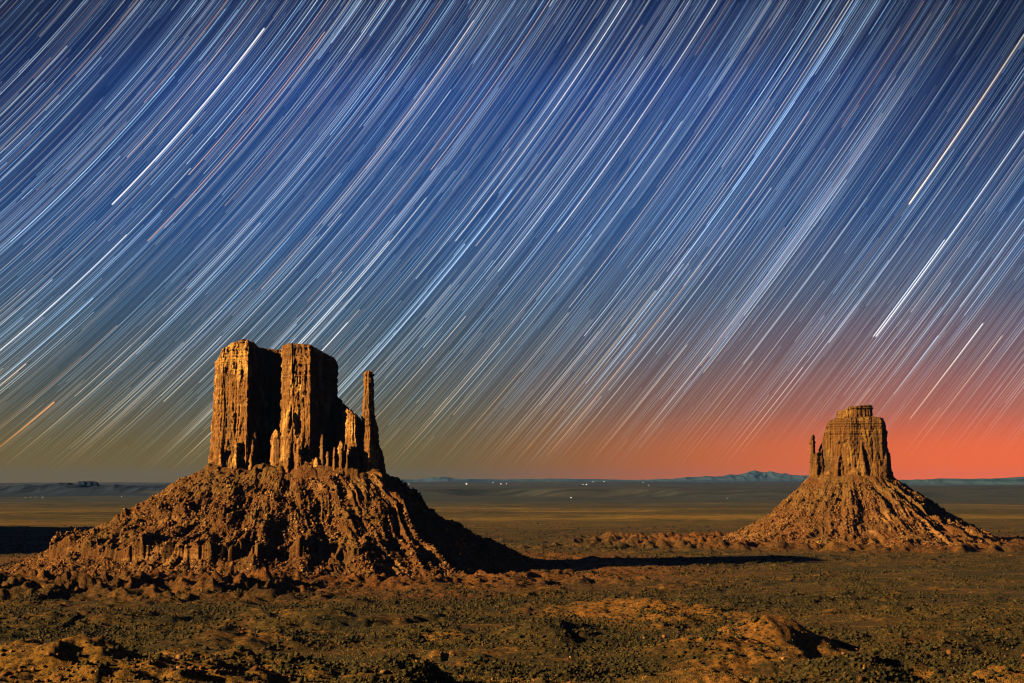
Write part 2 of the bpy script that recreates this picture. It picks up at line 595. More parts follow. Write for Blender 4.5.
def mat_plain(name, c0, c1, scale=.6):
    m, nt, b, pos, isl = material(name)
    col = nt.mix(isl, c0, c1)
    col = nt.mix(nt.noise(pos, scale, 3, .7) * .5, col, tuple(c * .5 for c in c0))
    nt.put(b.inputs["Base Color"], col)
    return m


def mat_glow(name, col, strength):
    m = bpy.data.materials.new(name)
    m.use_nodes = True
    m.node_tree.nodes.clear()
    nt = NT(m.node_tree)
    e = nt.new("ShaderNodeEmission")
    e.inputs[0].default_value = (*col, 1)
    e.inputs[1].default_value = strength
    o = nt.new("ShaderNodeOutputMaterial")
    m.node_tree.links.new(e.outputs[0], o.inputs[0])
    m.cycles.emission_sampling = 'NONE'
    return m


M_FAR_HAZED = mat_far("far_rock_hazed", (.40, .42, .62))  # darker, bluer far rock for the left skyline, haze tint in its colour
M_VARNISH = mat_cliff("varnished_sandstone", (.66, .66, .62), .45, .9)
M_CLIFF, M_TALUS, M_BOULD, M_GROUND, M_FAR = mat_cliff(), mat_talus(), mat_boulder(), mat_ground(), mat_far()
M_SCRUB = mat_plain("sagebrush", (.008, .0065, .0025), (.042, .026, .007))
M_GRASS = mat_plain("dry_grass", (.070, .044, .012), (.18, .105, .024))
M_JUNIPER = mat_plain("juniper_foliage", (.018, .020, .008), (.035, .035, .014))
M_BARK = mat_plain("juniper_bark", (.05, .035, .02), (.07, .05, .03))


# ------------------------------------------------------------------ ground
HILLS = [  # picture column and row of the crest, distance, half width across, half width along
    (40, 652, 1000, 230, 120), (50, 644, 1000, 85, 60), (225, 657, 1085, 75, 55),
    (395, 656, 1040, 40, 52), (340, 668, 1075, 34, 40), (555, 620, 1440, 52, 70), (500, 640, 1330, 60, 60),
    (765, 613, 1350, 50, 80), (715, 634, 1260, 70, 60), (860, 645, 1140, 46, 60), (730, 668, 1060, 60, 50),
    (990, 656, 1090, 46, 50), (920, 660, 1130, 40, 50), (1080, 640, 1150, 60, 60), (930, 622, 1420, 60, 70), (-120, 606, 1270, 66, 60), (-60, 616, 1240, 40, 40),
    (640, 601, 1780, 90, 60), (330, 606, 1640, 80, 60), (90, 607, 1700, 90, 60), (230, 626, 1400, 60, 60), (420, 627, 1450, 60, 50)]
HILLS = [(at_dist(p, d), CAM_Z - (r - HZ) / F * d, a, b) for p, r, d, a, b in HILLS]


def ground_z(x, y):
    x = np.asarray(x, float); y = np.asarray(y, float)
    d = np.hypot(x, y)
    z = 3.0 * p2(x / 230, y / 230, 1) + 1.3 * p2(x / 70, y / 70, 2)
    near = 1 - sst(d, 1500, 2700)
    z = z + near * (8.0 * (ridged2(x / 190, y / 150, 3, 3) - .45) + 3.0 * fbm2(x / 45, y / 45, 3, 4))
    z = z + (1 - sst(d, 1100, 1500)) * 1.6 * fbm2(x / 14, y / 14, 3, 5)
    mid = sst(d, 1200, 1600) * (1 - sst(d, 3600, 5000))
    z = z + mid * (8.0 * (ridged2(x / 120, y / 170, 3, 51) - .5) + 2.4 * fbm2(x / 34, y / 60, 3, 52)) + (1 - sst(d, 3000, 4200)) * 1.5 * fbm2(x / 15, y / 22, 2, 53)
    wx, wy = x + 40 * p2(x / 160, y / 220, 55), y + 40 * p2(x / 160, y / 220, 56)
    wash = 1 - sst(np.abs(p2(wx / 210, wy / 330, 57)), .015, .085)
    wash2 = 1 - sst(np.abs(p2(wx / 80, wy / 120, 58)), .02, .11)
    keepw = sst(d, 900, 1150) * (1 - sst(d, 3400, 4600))
    z = z - keepw * (3.2 * wash + 2.4 * wash2 * np.clip(.5 + 1.5 * p2(x / 300, y / 300, 59), 0, 1))
    hl = 0
    for (hx, hy), h, a, b in HILLS:
        ca, sa = hy / math.hypot(hx, hy), hx / math.hypot(hx, hy)
        q = ((x - hx) * ca - (y - hy) * sa) / a
        r = ((x - hx) * sa + (y - hy) * ca) / b
        rr = np.sqrt(q * q + r * r)
        rr = rr * (1 + .22 * p2(x / 60, y / 60, 8))
        hl = hl + (h * np.exp(-rr ** 2.4)) ** 3
    hl = np.cbrt(hl)
    z = z + hl * (1 + .10 * p2(x / 24, y / 24, 9))
    # badland mounds at the feet of the two buttes
    u, v = WEST.loc(x, y)
    mk = np.exp(-((v + 540) / 165) ** 2) * sst(u, -720, -520) * (1 - sst(u, -40, 80))
    mk2 = np.exp(-((v + 400) / 150) ** 2) * sst(u, -60, 60) * (1 - sst(u, 420, 620)) * .55
    z = z + mk * (38 * ridged2(x / 74, y / 96, 4, 11) ** 1.25 - 6) + mk2 * (22 * ridged2(x / 52, y / 110, 3, 12) ** 1.4)
    u, v = EAST.loc(x, y)
    ru = np.sqrt((u / 560) ** 2 + ((v + 120) / 430) ** 2)
    mk = sst(ru, .62, .8) * (1 - sst(ru, 1.0, 1.2)) * (v < 60) + np.exp(-(((u + 400) / 180) ** 2 + ((v + 120) / 220) ** 2))
    knob = np.clip(p2(x / 40, y / 80, 13) + .45 * p2(x / 19, y / 36, 15) + .05, 0, 1)
    knob = 1 - np.exp(-2.2 * knob)
    z = z + np.clip(mk, 0, 1) * (1 - sst(u, 300, 460)) * (19 * knob + 5 * fbm2(x / 40, y / 60, 3, 16))
    ruf = np.exp(-(((u + 470) / 330) ** 2 + ((v + 170) / 520) ** 4)) * (1 - .6 * sst(-u, 700, 900))
    z = z + ruf * (12 * (1 - np.exp(-2.4 * np.clip(p2(x / 34, y / 110, 14) + .6 * p2(x / 15, y / 44, 17) - .02, 0, 1))) + 3 * fbm2(x / 60, y / 120, 3, 18))
    # far valley: low swells, then a bench with a broken scarp
    z = z + sst(d, 4500, 8000) * (8 * p2(x / 900, y / 900, 21) + 4 * ridged2(x / 420, y / 700, 3, 22))
    edge = 15500 + 3200 * p2(x / 5200, y / 9000, 23) + 700 * p2(x / 900, y / 1500, 24)
    z = z + sst(d - edge, -150, 350) * (62 + 16 * p2(x / 2500, y / 2500, 25)) * (1 - .6 * sst(-x, 1500, 6000))
    edge2 = 30000 + 4000 * p2(x / 7000, y / 20000, 26)
    z = z + sst(d - edge2, -400, 900) * (42 + 26 * p2(x / 5000, y / 9000, 27))
    # the overlook itself, under and behind the camera
    rim = (1 - sst(d, 4, 60)) * 147.6
    back = sst(-y, -20, 60)
    z = np.maximum(np.maximum(z, rim), back * 147.6 * (1 - sst(d, 400, 900)))
    return z


def build_ground():
    yo = np.concatenate([np.arange(540, 150, -.5), np.arange(150, 22, -.28), np.arange(22, 3.9, -.2)])
    d = np.concatenate([np.array([0.5, 2]), np.geomspace(4, 410, 60), CAM_Z * F / yo, [60000.0]])
    a = np.concatenate([np.arange(-29, 29, .05), np.arange(29, 331, 2.0)])
    A = np.radians(a)[None, :]
    D = d[:, None]
    x, y = D * np.sin(A), D * np.cos(A)
    z = np.empty_like(x)
    for i in range(0, len(d), 100):
        z[i:i + 100] = ground_z(x[i:i + 100], y[i:i + 100])
    v = np.stack([x, y, z], -1).reshape(-1, 3)
    q = grid_quads(len(d), len(a), True)[:, ::-1]
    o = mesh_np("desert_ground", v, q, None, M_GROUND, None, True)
    o["kind"] = "structure"
    return o


build_ground()


# ------------------------------------------------------------------ buttes
def resample(poly, n, soft=2):
    P = np.array(list(poly) + [poly[0]], float)
    seg = np.hypot(*np.diff(P, axis=0).T)
    s = np.concatenate([[0], np.cumsum(seg)])
    t = np.linspace(0, s[-1], n, endpoint=False)
    q = np.stack([np.interp(t, s, P[:, 0]), np.interp(t, s, P[:, 1])], 1)
    for _ in range(soft):
        q = (np.roll(q, 1, 0) + 2 * q + np.roll(q, -1, 0)) / 4
    return q, s[-1]


def loft(name, poly, z0, top, parent, seed, ds=1.1, dz=1.2, flute=5.0, lam=15.0, crack=3.0, batter=6.0, foot=7.0, strata=1.3, rough=1.1, rag=2.0, footh=.35, soft=3, capr=.0, mat=None):
    """a cliff: footprint polygon raised to a ragged top, cut by joints, ledges and leaning slabs"""
    area = sum(poly[i][0] * poly[(i + 1) % len(poly)][1] - poly[(i + 1) % len(poly)][0] * poly[i][1] for i in range(len(poly)))
    if area < 0:
        poly = poly[::-1]
    per = sum(math.dist(poly[i], poly[(i + 1) % len(poly)]) for i in range(len(poly)))
    n = int(per / ds)
    q, per = resample(poly, n, soft)
    tg = np.roll(q, -2, 0) - np.roll(q, 2, 0)
    for _ in range(4):
        tg = (np.roll(tg, 1, 0) + tg + np.roll(tg, -1, 0)) / 3
    tg /= np.linalg.norm(tg, axis=1, keepdims=True)
    nrm = np.stack([tg[:, 1], -tg[:, 0]], 1)
    zt = np.array([top(u, v) for u, v in q]) + rag * fbm2(q[:, 0] / 9, q[:, 1] / 9, 3, seed)
    nz = int((zt.max() - z0) / dz)
    t = np.linspace(0, 1, nz)[:, None]
    Z = z0 + t * (zt[None] - z0)
    U, V = np.broadcast_to(q[None, :, 0], Z.shape), np.broadcast_to(q[None, :, 1], Z.shape)
    zz = Z / 1.0
    wu = U + 3 * p3(U / 40, V / 40, zz / 70, seed + 1)
    wv = V + 3 * p3(U / 40, V / 40, zz / 70, seed + 2)
    hgt = zt.max() - z0
    # rounded vertical columns between joints
    col = np.abs(p3(wu / lam, wv / lam, zz / 260, seed + 3)) ** .6
    col2 = np.abs(p3(wu / (lam * .42), wv / (lam * .42), zz / 120, seed + 13)) ** .7
    d = flute * .6 * (col - .55) + flute * .25 * (col2 - .5) + flute * .35 * p3(U / (lam * 1.7), V / (lam * 1.7), zz / 60, seed + 14)
    S0 = np.broadcast_to((np.arange(n) * per / n)[None], Z.shape)
    for lm, zh, a1, a2, sd in ((lam * .95, 34.0, flute * .62, flute * .40, 15), (lam * .42, 15.0, flute * .34, flute * .30, 17)):
        ci = np.floor(S0 / lm + .30 * p2(S0 / (lm * 3), Z / 55, seed + sd) + .22 * p2(S0 / lm, Z / 14, seed + sd + 1)).astype(np.int64) & 2047
        h1 = PERM[ci] / PN
        zi = np.floor(Z / (zh * (.6 + h1)) + h1 * 9 + .25 * p2(S0 / 4, Z / 30, seed + sd + 2)).astype(np.int64) & 2047
        h2 = PERM[(PERM[ci] + zi) & (PN - 1)] / PN
        d = d + a1 * (h1 - .5) + a2 * (h2 - .5)
    j = np.abs(p3(wu / (lam * .6), wv / (lam * .6), zz / 160, seed + 4))
    d = d - crack * (1 - sst(j, 0, .10))
    j2 = np.abs(p3(wu / (lam * .30), wv / (lam * .30), zz / 110, seed + 19))
    d = d - crack * .5 * (1 - sst(j2, 0, .14))
    # big scale leaning slabs left at the foot, each with its own height
    fh = z0 + hgt * footh * np.clip(.55 + 1.3 * p3(wu / 20, wv / 20, 0.0, seed + 5), .05, 1.9)
    d = d + foot * np.clip((fh - Z) / 9.0, 0, 1) ** .5 * np.clip(.6 + p3(wu / 13, wv / 13, zz / 120, seed + 6), .2, 1.4)
    d = d + batter * (1 - t) ** 1.5
    # beds
    bed = p2(Z / 13.0, np.full_like(Z, seed * 3.3), seed + 7)
    bedf = p2(Z / 3.7, np.full_like(Z, seed * 5.1), seed + 8)
    upper = sst(t, .72, .80)
    d = d + strata * ((.45 + .7 * upper) * bed + (.35 + 1.0 * upper) * bedf)
    d = d + rough * fbm3(U / 7, V / 7, Z / 6, 3, seed + 9)
    d = d - capr * sst(t, 1 - 7 / hgt, 1.0)
    X = U + nrm[None, :, 0] * d
    Y = V + nrm[None, :, 1] * d
    body = np.stack([X, Y, Z], -1)
    rings = [body.reshape(-1, 3)]
    c0 = np.array([X[-1].mean(), Y[-1].mean()])
    ks = [.93, .84, .72, .58, .42, .26, .12]
    for k in ks:
        px, py = c0[0] + (X[-1] - c0[0]) * k, c0[1] + (Y[-1] - c0[1]) * k
        pz = np.array([top(a, b) for a, b in zip(px, py)]) + rag * 1.2 * fbm2(px / 9, py / 9, 3, seed) + (1 - k) * 1.5
        rings.append(np.stack([px, py, pz], 1))
    nr = nz + len(ks)
    vv = np.concatenate(rings + [np.array([[c0[0], c0[1], top(*c0) + 1.5]])])
    qd = grid_quads(nr, n, True)
    last = (nr - 1) * n + np.arange(n)
    tr = np.stack([last, np.roll(last, -1), np.full(n, len(vv) - 1)], 1)
    return mesh_np(name, vv, qd, tr, mat or M_CLIFF, parent, False)


def outline(fr, pts, v=0.0):
    q = [fr.uz(px, py, v) for px, py in pts]
    us, zs = [a for a, _ in q], [b for _, b in q]
    return lambda u, vv=0: float(np.interp(u, us, zs))


def talus(name, fr, parent, hull, zin, rout, expo, seed, gul, bandh, zfun=None, nth=1700, nr=430):
    """apron of rubble round the cliffs; returns the mesh and its height function in the local frame"""
    hp = np.array(hull, float)

    def rin(th):
        c, s = np.cos(th), np.sin(th)
        best = np.full(th.shape, 1.0)
        for i in range(len(hp)):
            a, b = hp[i], hp[(i + 1) % len(hp)]
            e = b - a
            den = c * e[1] - s * e[0]
            with np.errstate(all='ignore'):
                r = (a[0] * e[1] - a[1] * e[0]) / den
                k = (a[0] * s - a[1] * c) / den
            ok = (r > 0) & (k >= -1e-6) & (k <= 1 + 1e-6)
            best = np.where(ok, np.maximum(best, r), best)
        return best
    tab = np.linspace(-np.pi, np.pi, 1441)
    ri_t = rin(tab)
    for _ in range(6):
        ri_t = (np.roll(ri_t, 1) + ri_t + np.roll(ri_t, -1)) / 3

    def rlim(th):
        ri = np.interp(th, tab, ri_t)
        ro = np.interp(th, *rout) * (1 + .05 * p2(np.cos(th) * 4, np.sin(th) * 4, seed) + .02 * p2(np.cos(th) * 16, np.sin(th) * 16, seed + 1))
        return ri, ro

    def height(r, th):
        ri, ro = rlim(th)
        s = np.clip((r - ri) / (ro - ri), 0, 1.2)
        u, v = r * np.cos(th), r * np.sin(th)
        wth = th + .05 * p2(u / 60, v / 60, seed + 2)
        zi = zin(u, v)
        z = zi * np.clip(1 - s, 0, 1) ** (expo(th) if callable(expo) else expo)
        # gullies that deepen downhill
        cu, cv = np.cos(wth), np.sin(wth)
        g = 1.0 * ridged2(cu * 4.6, cv * 4.6, 2, seed + 3) + (.5 + 1.7 * np.exp(-((th + .55) / .60) ** 2)) * (ridged2(cu * 11 + u / 300, cv * 11 + v / 300, 3, seed + 4) - .5) - .5
        env = np.clip(s * 4, 0, 1) * np.clip((1.02 - s) * 3, 0, 1)
        z = z + gul * env * g
        z = z + gul * .40 * env * (ridged2(u / 75, v / 75, 3, seed + 5) - .5)
        # a ledge of dark slabs low on the slope and thinner ones above it
        for sb, hb, wid in bandh:
            h = hb(th) * np.clip(.75 + .9 * p2(cu * 9, cv * 9, seed + 21) + .5 * p2(cu * 30, cv * 30, seed + 22), .1, 1.6)
            sbv = sb + .06 * p2(cu * 7, cv * 7, seed + 6) + .016 * p2(cu * 45, cv * 45, seed + 7) + .008 * p2(cu * 120, cv * 120, seed + 8)
            z = z + h * np.clip((s - sbv + wid) / wid, 0, 1) * (1 - sst(s, sbv, sbv + .012))
        rk = np.clip(s * 8, 0, 1) * np.clip((1.03 - s) * 6, 0, 1)
        z = z + rk * (4.0 * fbm2(u / 26, v / 26, 4, seed + 9, .6) + 2.2 * np.abs(fbm2(u / 7, v / 7, 2, seed + 10)))
        return z - 6 * sst(s, .96, 1.06), s
    th = np.linspace(-np.pi, np.pi, nth, endpoint=False)
    # denser where it faces the overlook
    k = np.concatenate([[-.35], np.linspace(0, 1.06, nr)])
    ri, ro = rlim(th)
    R = ri[None] + k[:, None] * (ro - ri)[None]
    T = np.broadcast_to(th[None], R.shape)
    z, s = height(R, T)
    u, v = R * np.cos(T), R * np.sin(T)
    g = ground_world(fr, u, v)
    z = z + np.clip(s, 0, 1) ** 3 * g
    vv = np.stack([u, v, z], -1).reshape(-1, 3)
    vv = np.concatenate([vv, [[0, 0, float(zin(0, 0)) + 4]]])
    qd = grid_quads(len(k), nth, True)
    first = np.arange(nth)
    tr = np.stack([np.roll(first, -1), first, np.full(nth, len(vv) - 1)], 1)
    o = mesh_np(name, vv, qd, tr, M_TALUS, parent, False)
    return o, height, rlim


def ground_world(fr, u, v):
    c, s = math.cos(fr.a), math.sin(fr.a)
    return ground_z(fr.x + u * c + v * s, fr.y - u * s + v * c)


def boulder_field(fr, height, rlim, parent, n, rng, smin, smax, thr=(-math.pi, math.pi), smax_s=1.05):
    th = rng.uniform(thr[0], thr[1], n * 2)
    s = rng.uniform(0.03, smax_s, n * 2) ** .8
    u0, v0 = np.cos(th), np.sin(th)
    keep = rng.random(n * 2) < np.clip(.5 + 1.1 * p2(u0 * 9 + s, v0 * 9 + s * 3, 77), .08, 1)
    th, s = th[keep][:n], s[keep][:n]
    ri, ro = rlim(th)
    r = ri + s * (ro - ri)
    z, ss = height(r, th)
    u, v = r * np.cos(th), r * np.sin(th)
    z = z + np.clip(ss, 0, 1) ** 3 * ground_world(fr, u, v)
    size = smin * (smax / smin) ** (rng.random(len(th)) ** 3.8)
    pos = np.stack([u, v, z + size * .25], 1)
    vv, ff = blobs(pos, size, .75, .27, rng)
    o = mesh_np("boulders", vv, None, ff, M_BOULD, parent, False)
    o["kind"] = "stuff"
    return o


def west_butte():
    fr = WEST
    b = empty("sandstone_butte", (fr.x, fr.y, 0), fr.rz,
              "large red sandstone butte on the left with a thin rock finger beside its tall block", "butte")
    m = fr.d / F

    def P(px, v): return fr.uz(px, 470, v)[0], v
    top_l = outline(fr, [(208, 380), (213, 366), (218, 358), (222, 350), (231, 345), (242, 341.5), (254, 344), (260, 348), (282, 350), (290, 348)], -20)
    top_m = outline(fr, [(255, 351), (280, 349), (287, 346), (309, 348.5), (318, 352), (327, 355), (335, 358.5), (338, 368)], -60)
    rng = np.random.default_rng(3)
    # back wall that ties the buttresses together
    wall = [P(216, 25), P(246, -18), P(272, -6), P(300, -26), P(333, -38), P(336, 8), P(300, 62), P(250, 66), P(222, 52)]
    top_w = outline(fr, [(214, 366), (222, 354), (231, 348), (242, 344), (254, 346), (260, 349), (282, 351), (309, 351), (327, 356), (337, 362)], 0)
    loft("cliff", wall, 150, top_w, b, 11, flute=4, lam=18, foot=3, batter=5)
    bl = [P(212, 2), P(216, -22), P(221, -33), P(224, -32), P(227, -37), P(230, -44), P(238, -56), P(240, -59), P(246, -70), P(252, -60), P(258, -30), P(256, 20), P(236, 34), P(218, 28)]
    loft("buttress", bl, 145, top_l, b, 23, flute=5.8, lam=17, crack=6, batter=5, foot=9, strata=1.6)
    bm = [P(279, -30), P(282, -92), P(290, -117), P(293, -115), P(297, -119), P(302, -130), P(305, -131), P(309, -140), P(314, -120), P(322, -80), P(337, -52), P(334, -10), P(300, 10)]
    loft("buttress", bm, 145, top_m, b, 37, flute=5.8, lam=16, crack=6, batter=4, foot=10, strata=1.4, footh=.42)
    # stump between the two buttresses
    st = [P(270, -62), P(273, -84), P(279, -92), P(282, -80), P(281, -50), P(273, -44)]
    loft("stump", st, 145, outline(fr, [(269, 444), (272, 434), (276, 430), (280, 433), (283, 441)], -70), b, 41, flute=2.5, lam=8, crack=2, batter=4, foot=2)
    # lower broken shoulder
    sh = [P(332, -60), P(341, -110), P(350, -150), P(355, -158), P(361, -128), P(365, -100), P(362, -50), P(340, -20)]
    loft("shoulder", sh, 140, outline(fr, [(332, 396), (337, 398), (341, 405), (345, 409), (350, 413), (353, 418), (358, 419), (362, 424), (366, 432)], -110), b, 47, flute=6.5, lam=9, crack=5, batter=6, foot=7, rag=6, footh=.4)
    # the finger
    sp = [P(360.5, -128), P(362.5, -150), P(369, -160), P(374.5, -150), P(378, -128), P(370, -110)]
    o = loft("spire_base", sp, 140, outline(fr, [(360, 420), (364, 411), (368, 409), (373, 411), (378, 428), (381, 440)], -135), b, 53, flute=2.5, lam=8, crack=2.5, batter=9, foot=5, rag=2, footh=.5)
    fg = [P(362.8, -134), P(363.8, -146), P(368, -150), P(372.6, -145), P(373.4, -134), P(368, -124)]
    o = loft("spire", fg, 200, outline(fr, [(362, 374), (364.5, 372.5), (368, 371.5), (372, 372.5), (374, 374)], -137), b, 59, ds=.7, dz=1.0, flute=2.2, lam=7, crack=1.5, batter=5, foot=2, strata=1.1, rough=.8, rag=.8)
    tl = [P(373, -130), P(376, -152), P(381, -156), P(385, -140), P(384, -116), P(376, -104)]
    loft("stump", tl, 130, outline(fr, [(372, 440), (376, 440), (379, 450), (382, 460), (386, 468)], -130), b, 61, flute=2.5, lam=7, crack=2.5, batter=3, foot=3, rag=2)
    for k, (px, v, hw, dp, row) in enumerate((a_, b_, c_ * (1.25 + .5 * math.sin(a_ * 3)), d_, e_ + 3 + 3 * math.sin(a_ * 5)) for a_, b_, c_, d_, e_ in ((317, -150, 3.0, 7, 452), (322.5, -148, 2.2, 6, 434), (328, -154, 3.2, 8, 449), (334.5, -160, 2.6, 7, 443), (341, -164, 3.6, 8, 436), (347, -168, 2.6, 7, 447),
                                               (251, -74, 2.6, 7, 455), (258, -66, 2.2, 6, 459), (300, -140, 2.6, 7, 446), (288, -128, 2.4, 6, 452), (221, -46, 2.4, 6, 447), (236, -64, 3.0, 7, 441), (358, -160, 2.4, 7, 452))):
        pl = [P(px - hw, v + 4), P(px - hw * .6, v - dp * .6), P(px + hw * .2, v - dp), P(px + hw, v - dp * .3), P(px + hw, v + dp), P(px - hw * .4, v + dp * 1.3)]
        loft("pinnacle", pl, 140, outline(fr, [(px - hw * 1.2, row + 9), (px - hw * .3, row), (px + hw * .3, row + 1), (px + hw * 1.2, row + 12)], v), b, 131 + k * 3, ds=.8, dz=1.0, flute=2.0, lam=7, crack=1.5, batter=4, foot=2, rag=2)
    hull = [P(211, 10), P(214, -40), P(247, -82), P(280, -118), P(310, -152), P(356, -176), P(376, -172), P(388, -146), P(386, -100), P(340, 10), P(300, 72), P(245, 80), P(214, 60)]

    def zin(u, v): return 172 - 12 * sst(u, 80, 170) + 12 * p2(u / 34, v / 34, 5) + 8 * np.abs(p2(u / 15, v / 15, 7))
    deg = np.radians(np.array([-180, -150, -120, -90, -60, -30, 0, 40, 90, 140, 180]))
    rout = (deg, np.array([485, 465, 425, 395, 400, 425, 440, 400, 380, 420, 485.]))

    def lf(th): return sst(-th, .9, 1.7) * (1 - sst(-th, 2.9, 3.1)) * (th < 0)
    bands = [(.74, lambda th: 3 + 19 * lf(th), .22), (.40, lambda th: 2.0 + 3 * lf(th), .10), (.18, lambda th: 3.0 + 0 * th, .07)]
    o, hf, rl = talus("talus_slope", fr, b, hull, zin, rout, 1.22, 71, 17.0, bands)
    boulder_field(fr, hf, rl, b, 85000, np.random.default_rng(5), .5, 3.4)
    return b


def east_butte():
    fr = EAST
    b = empty("sandstone_butte", (fr.x, fr.y, 0), fr.rz,
              "smaller red sandstone butte on the right with a capped block and a short rock finger", "butte")

    def P(px, v): return fr.uz(px, 478, v)[0], v
    top = outline(fr, [(817, 448), (821, 440), (826, 428), (828, 422), (835, 419), (850, 418), (874, 417), (884, 418.5), (886, 428), (889, 450)], -30)
    bl = [P(819, 0), P(823, -52), P(836, -62), P(852, -70), P(868, -62), P(883, -60), P(887, -36), P(889, 20), P(880, 66), P(840, 70), P(822, 45)]
    loft("cliff", bl, 130, top, b, 83, ds=1.5, dz=1.5, flute=3.4, lam=26, crack=2.0, batter=9, foot=8, strata=1.8, footh=.42, capr=5, mat=M_VARNISH)
    cp = [P(837, -10), P(842, -36), P(858, -44), P(872, -36), P(874.5, -5), P(866, 40), P(842, 36)]
    loft("caprock", cp, 288, outline(fr, [(836, 413), (839, 411), (846, 410.5), (848, 407.5), (858, 406.5), (870, 405), (873, 408), (875, 412)], -20), b, 89, ds=1.5, dz=1.2, flute=3, lam=18, crack=2, batter=3, foot=0, strata=2.2, mat=M_VARNISH)
    sp = [P(810.2, -34), P(811.5, -44), P(814, -46), P(815.8, -36), P(815, -26), P(812, -24)]
    loft("spire", sp, 130, outline(fr, [(809, 441), (811, 437), (813.5, 435), (815, 437), (816, 440)], -34), b, 97, ds=.9, dz=1.3, flute=1.6, lam=9, crack=1.5, batter=3, foot=3, strata=1.2, rag=1.2, mat=M_VARNISH)
    sh = [P(809.5, -30), P(811, -56), P(817, -60), P(824, -54), P(826, -20), P(816, -10)]
    loft("shoulder", sh, 130, outline(fr, [(808, 462), (812, 455), (817, 453.5), (821, 452), (826, 446)], -34), b, 101, ds=1.3, dz=1.4, flute=3.5, lam=12, crack=3, batter=4, foot=5, mat=M_VARNISH)
    hull = [P(808, -10), P(810, -62), P(830, -84), P(855, -92), P(884, -82), P(893, -30), P(892, 40), P(880, 84), P(840, 86), P(814, 50)]

    def zin(u, v): return 156 + 6 * sst(np.abs(u - 10), 90, 0) + 6 * p2(u / 40, v / 40, 6) + 5 * np.abs(p2(u / 17, v / 17, 7))
    deg = np.radians(np.array([-180, -150, -120, -90, -60, -30, 0, 40, 90, 140, 180]))
    rout = (deg, np.array([335, 370, 420, 440, 430, 400, 365, 360, 360, 340, 335.]))
    bands = [(.30, lambda th: 3.0 + 0 * th, .08), (.58, lambda th: 4.0 + 0 * th, .1), (.82, lambda th: 5.0 + 0 * th, .12)]
    o, hf, rl = talus("talus_slope", fr, b, hull, zin, rout, lambda th: 1.42 + .42 * sst(-np.cos(th), -.45, .9), 111, 14.0, bands, nth=1200, nr=300)
    boulder_field(fr, hf, rl, b, 34000, np.random.default_rng(6), .7, 3.6)
    return b


west_butte()
east_butte()


# ------------------------------------------------------------------ far hills and mesas
def ridge(name, pts, dist, depth, seed, steep=.25, rough=.12, gully=.25, nu=500, nv=60, mat=None):
    """a mountain or mesa dist metres away; pts = (picture column, row of the skyline)"""
    px = np.array([p for p, _ in pts], float)
    hh = np.array([CAM_Z + (HZ - r) * (dist + depth * steep) / F for _, r in pts], float)
    c = np.linspace(px[0], px[-1], nu)
    h = np.interp(c, px, hh)
    ang = np.array([math.atan2(*at_dist(p, 1.0)) for p in (px[0], px[-1])])
    aa = np.interp(c, [px[0], px[-1]], ang)
    t = np.linspace(0, 1, nv)[:, None]
    prof = np.minimum(1, np.minimum(t / steep, (1 - t) / steep)) ** .8
    dd = dist + depth * t + 0 * aa[None]
    x, y = dd * np.sin(aa)[None], dd * np.cos(aa)[None]
    sc = depth
    ns = 1 + gully * (ridged2(x / (sc * .22), y / (sc * .6), 3, seed) - .5) * np.clip(t / steep * 1.2, 0, 1) * (1 - sst(t, steep * .8, steep * 1.2)) + rough * fbm2(x / (sc * .3), y / (sc * .3), 4, seed + 1)
    z = (h[None] + 25) * prof * ns - 25
    v = np.stack([x, y, z], -1).reshape(-1, 3)
    g = grid_quads(nv, nu)
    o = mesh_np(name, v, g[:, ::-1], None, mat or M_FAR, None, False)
    return o


o = ridge("hills", [(-150, 488), (-60, 486), (20, 486), (70, 485.2), (110, 485.2), (150, 484.2), (168, 483), (182, 481.5), (200, 482), (260, 485), (330, 489), (380, 493)], 14500, 3000, 201, .45, .10, .9, nu=900, nv=110, mat=M_FAR_HAZED)
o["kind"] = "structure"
o = ridge("mesa", [(72, 490), (75, 484), (79, 481.8), (90, 481.3), (97, 482), (99, 484), (102, 490)], 15900, 600, 205, .2, .05, .2, nu=120, nv=40, mat=M_FAR_HAZED)
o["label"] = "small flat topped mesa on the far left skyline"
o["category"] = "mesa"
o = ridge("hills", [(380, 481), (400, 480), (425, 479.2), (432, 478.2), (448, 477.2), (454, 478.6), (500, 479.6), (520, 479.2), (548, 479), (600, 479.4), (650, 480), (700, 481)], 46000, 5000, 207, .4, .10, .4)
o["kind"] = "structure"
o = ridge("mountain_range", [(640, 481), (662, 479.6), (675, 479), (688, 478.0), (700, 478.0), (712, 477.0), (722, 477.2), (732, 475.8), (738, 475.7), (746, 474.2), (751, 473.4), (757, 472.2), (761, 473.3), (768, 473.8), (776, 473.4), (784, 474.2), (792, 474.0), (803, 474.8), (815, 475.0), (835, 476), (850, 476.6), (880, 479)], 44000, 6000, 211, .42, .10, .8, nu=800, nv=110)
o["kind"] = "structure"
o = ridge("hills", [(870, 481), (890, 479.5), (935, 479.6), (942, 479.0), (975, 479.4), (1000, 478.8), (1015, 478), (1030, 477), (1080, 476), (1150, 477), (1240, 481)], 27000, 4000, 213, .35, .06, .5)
o["kind"] = "structure"

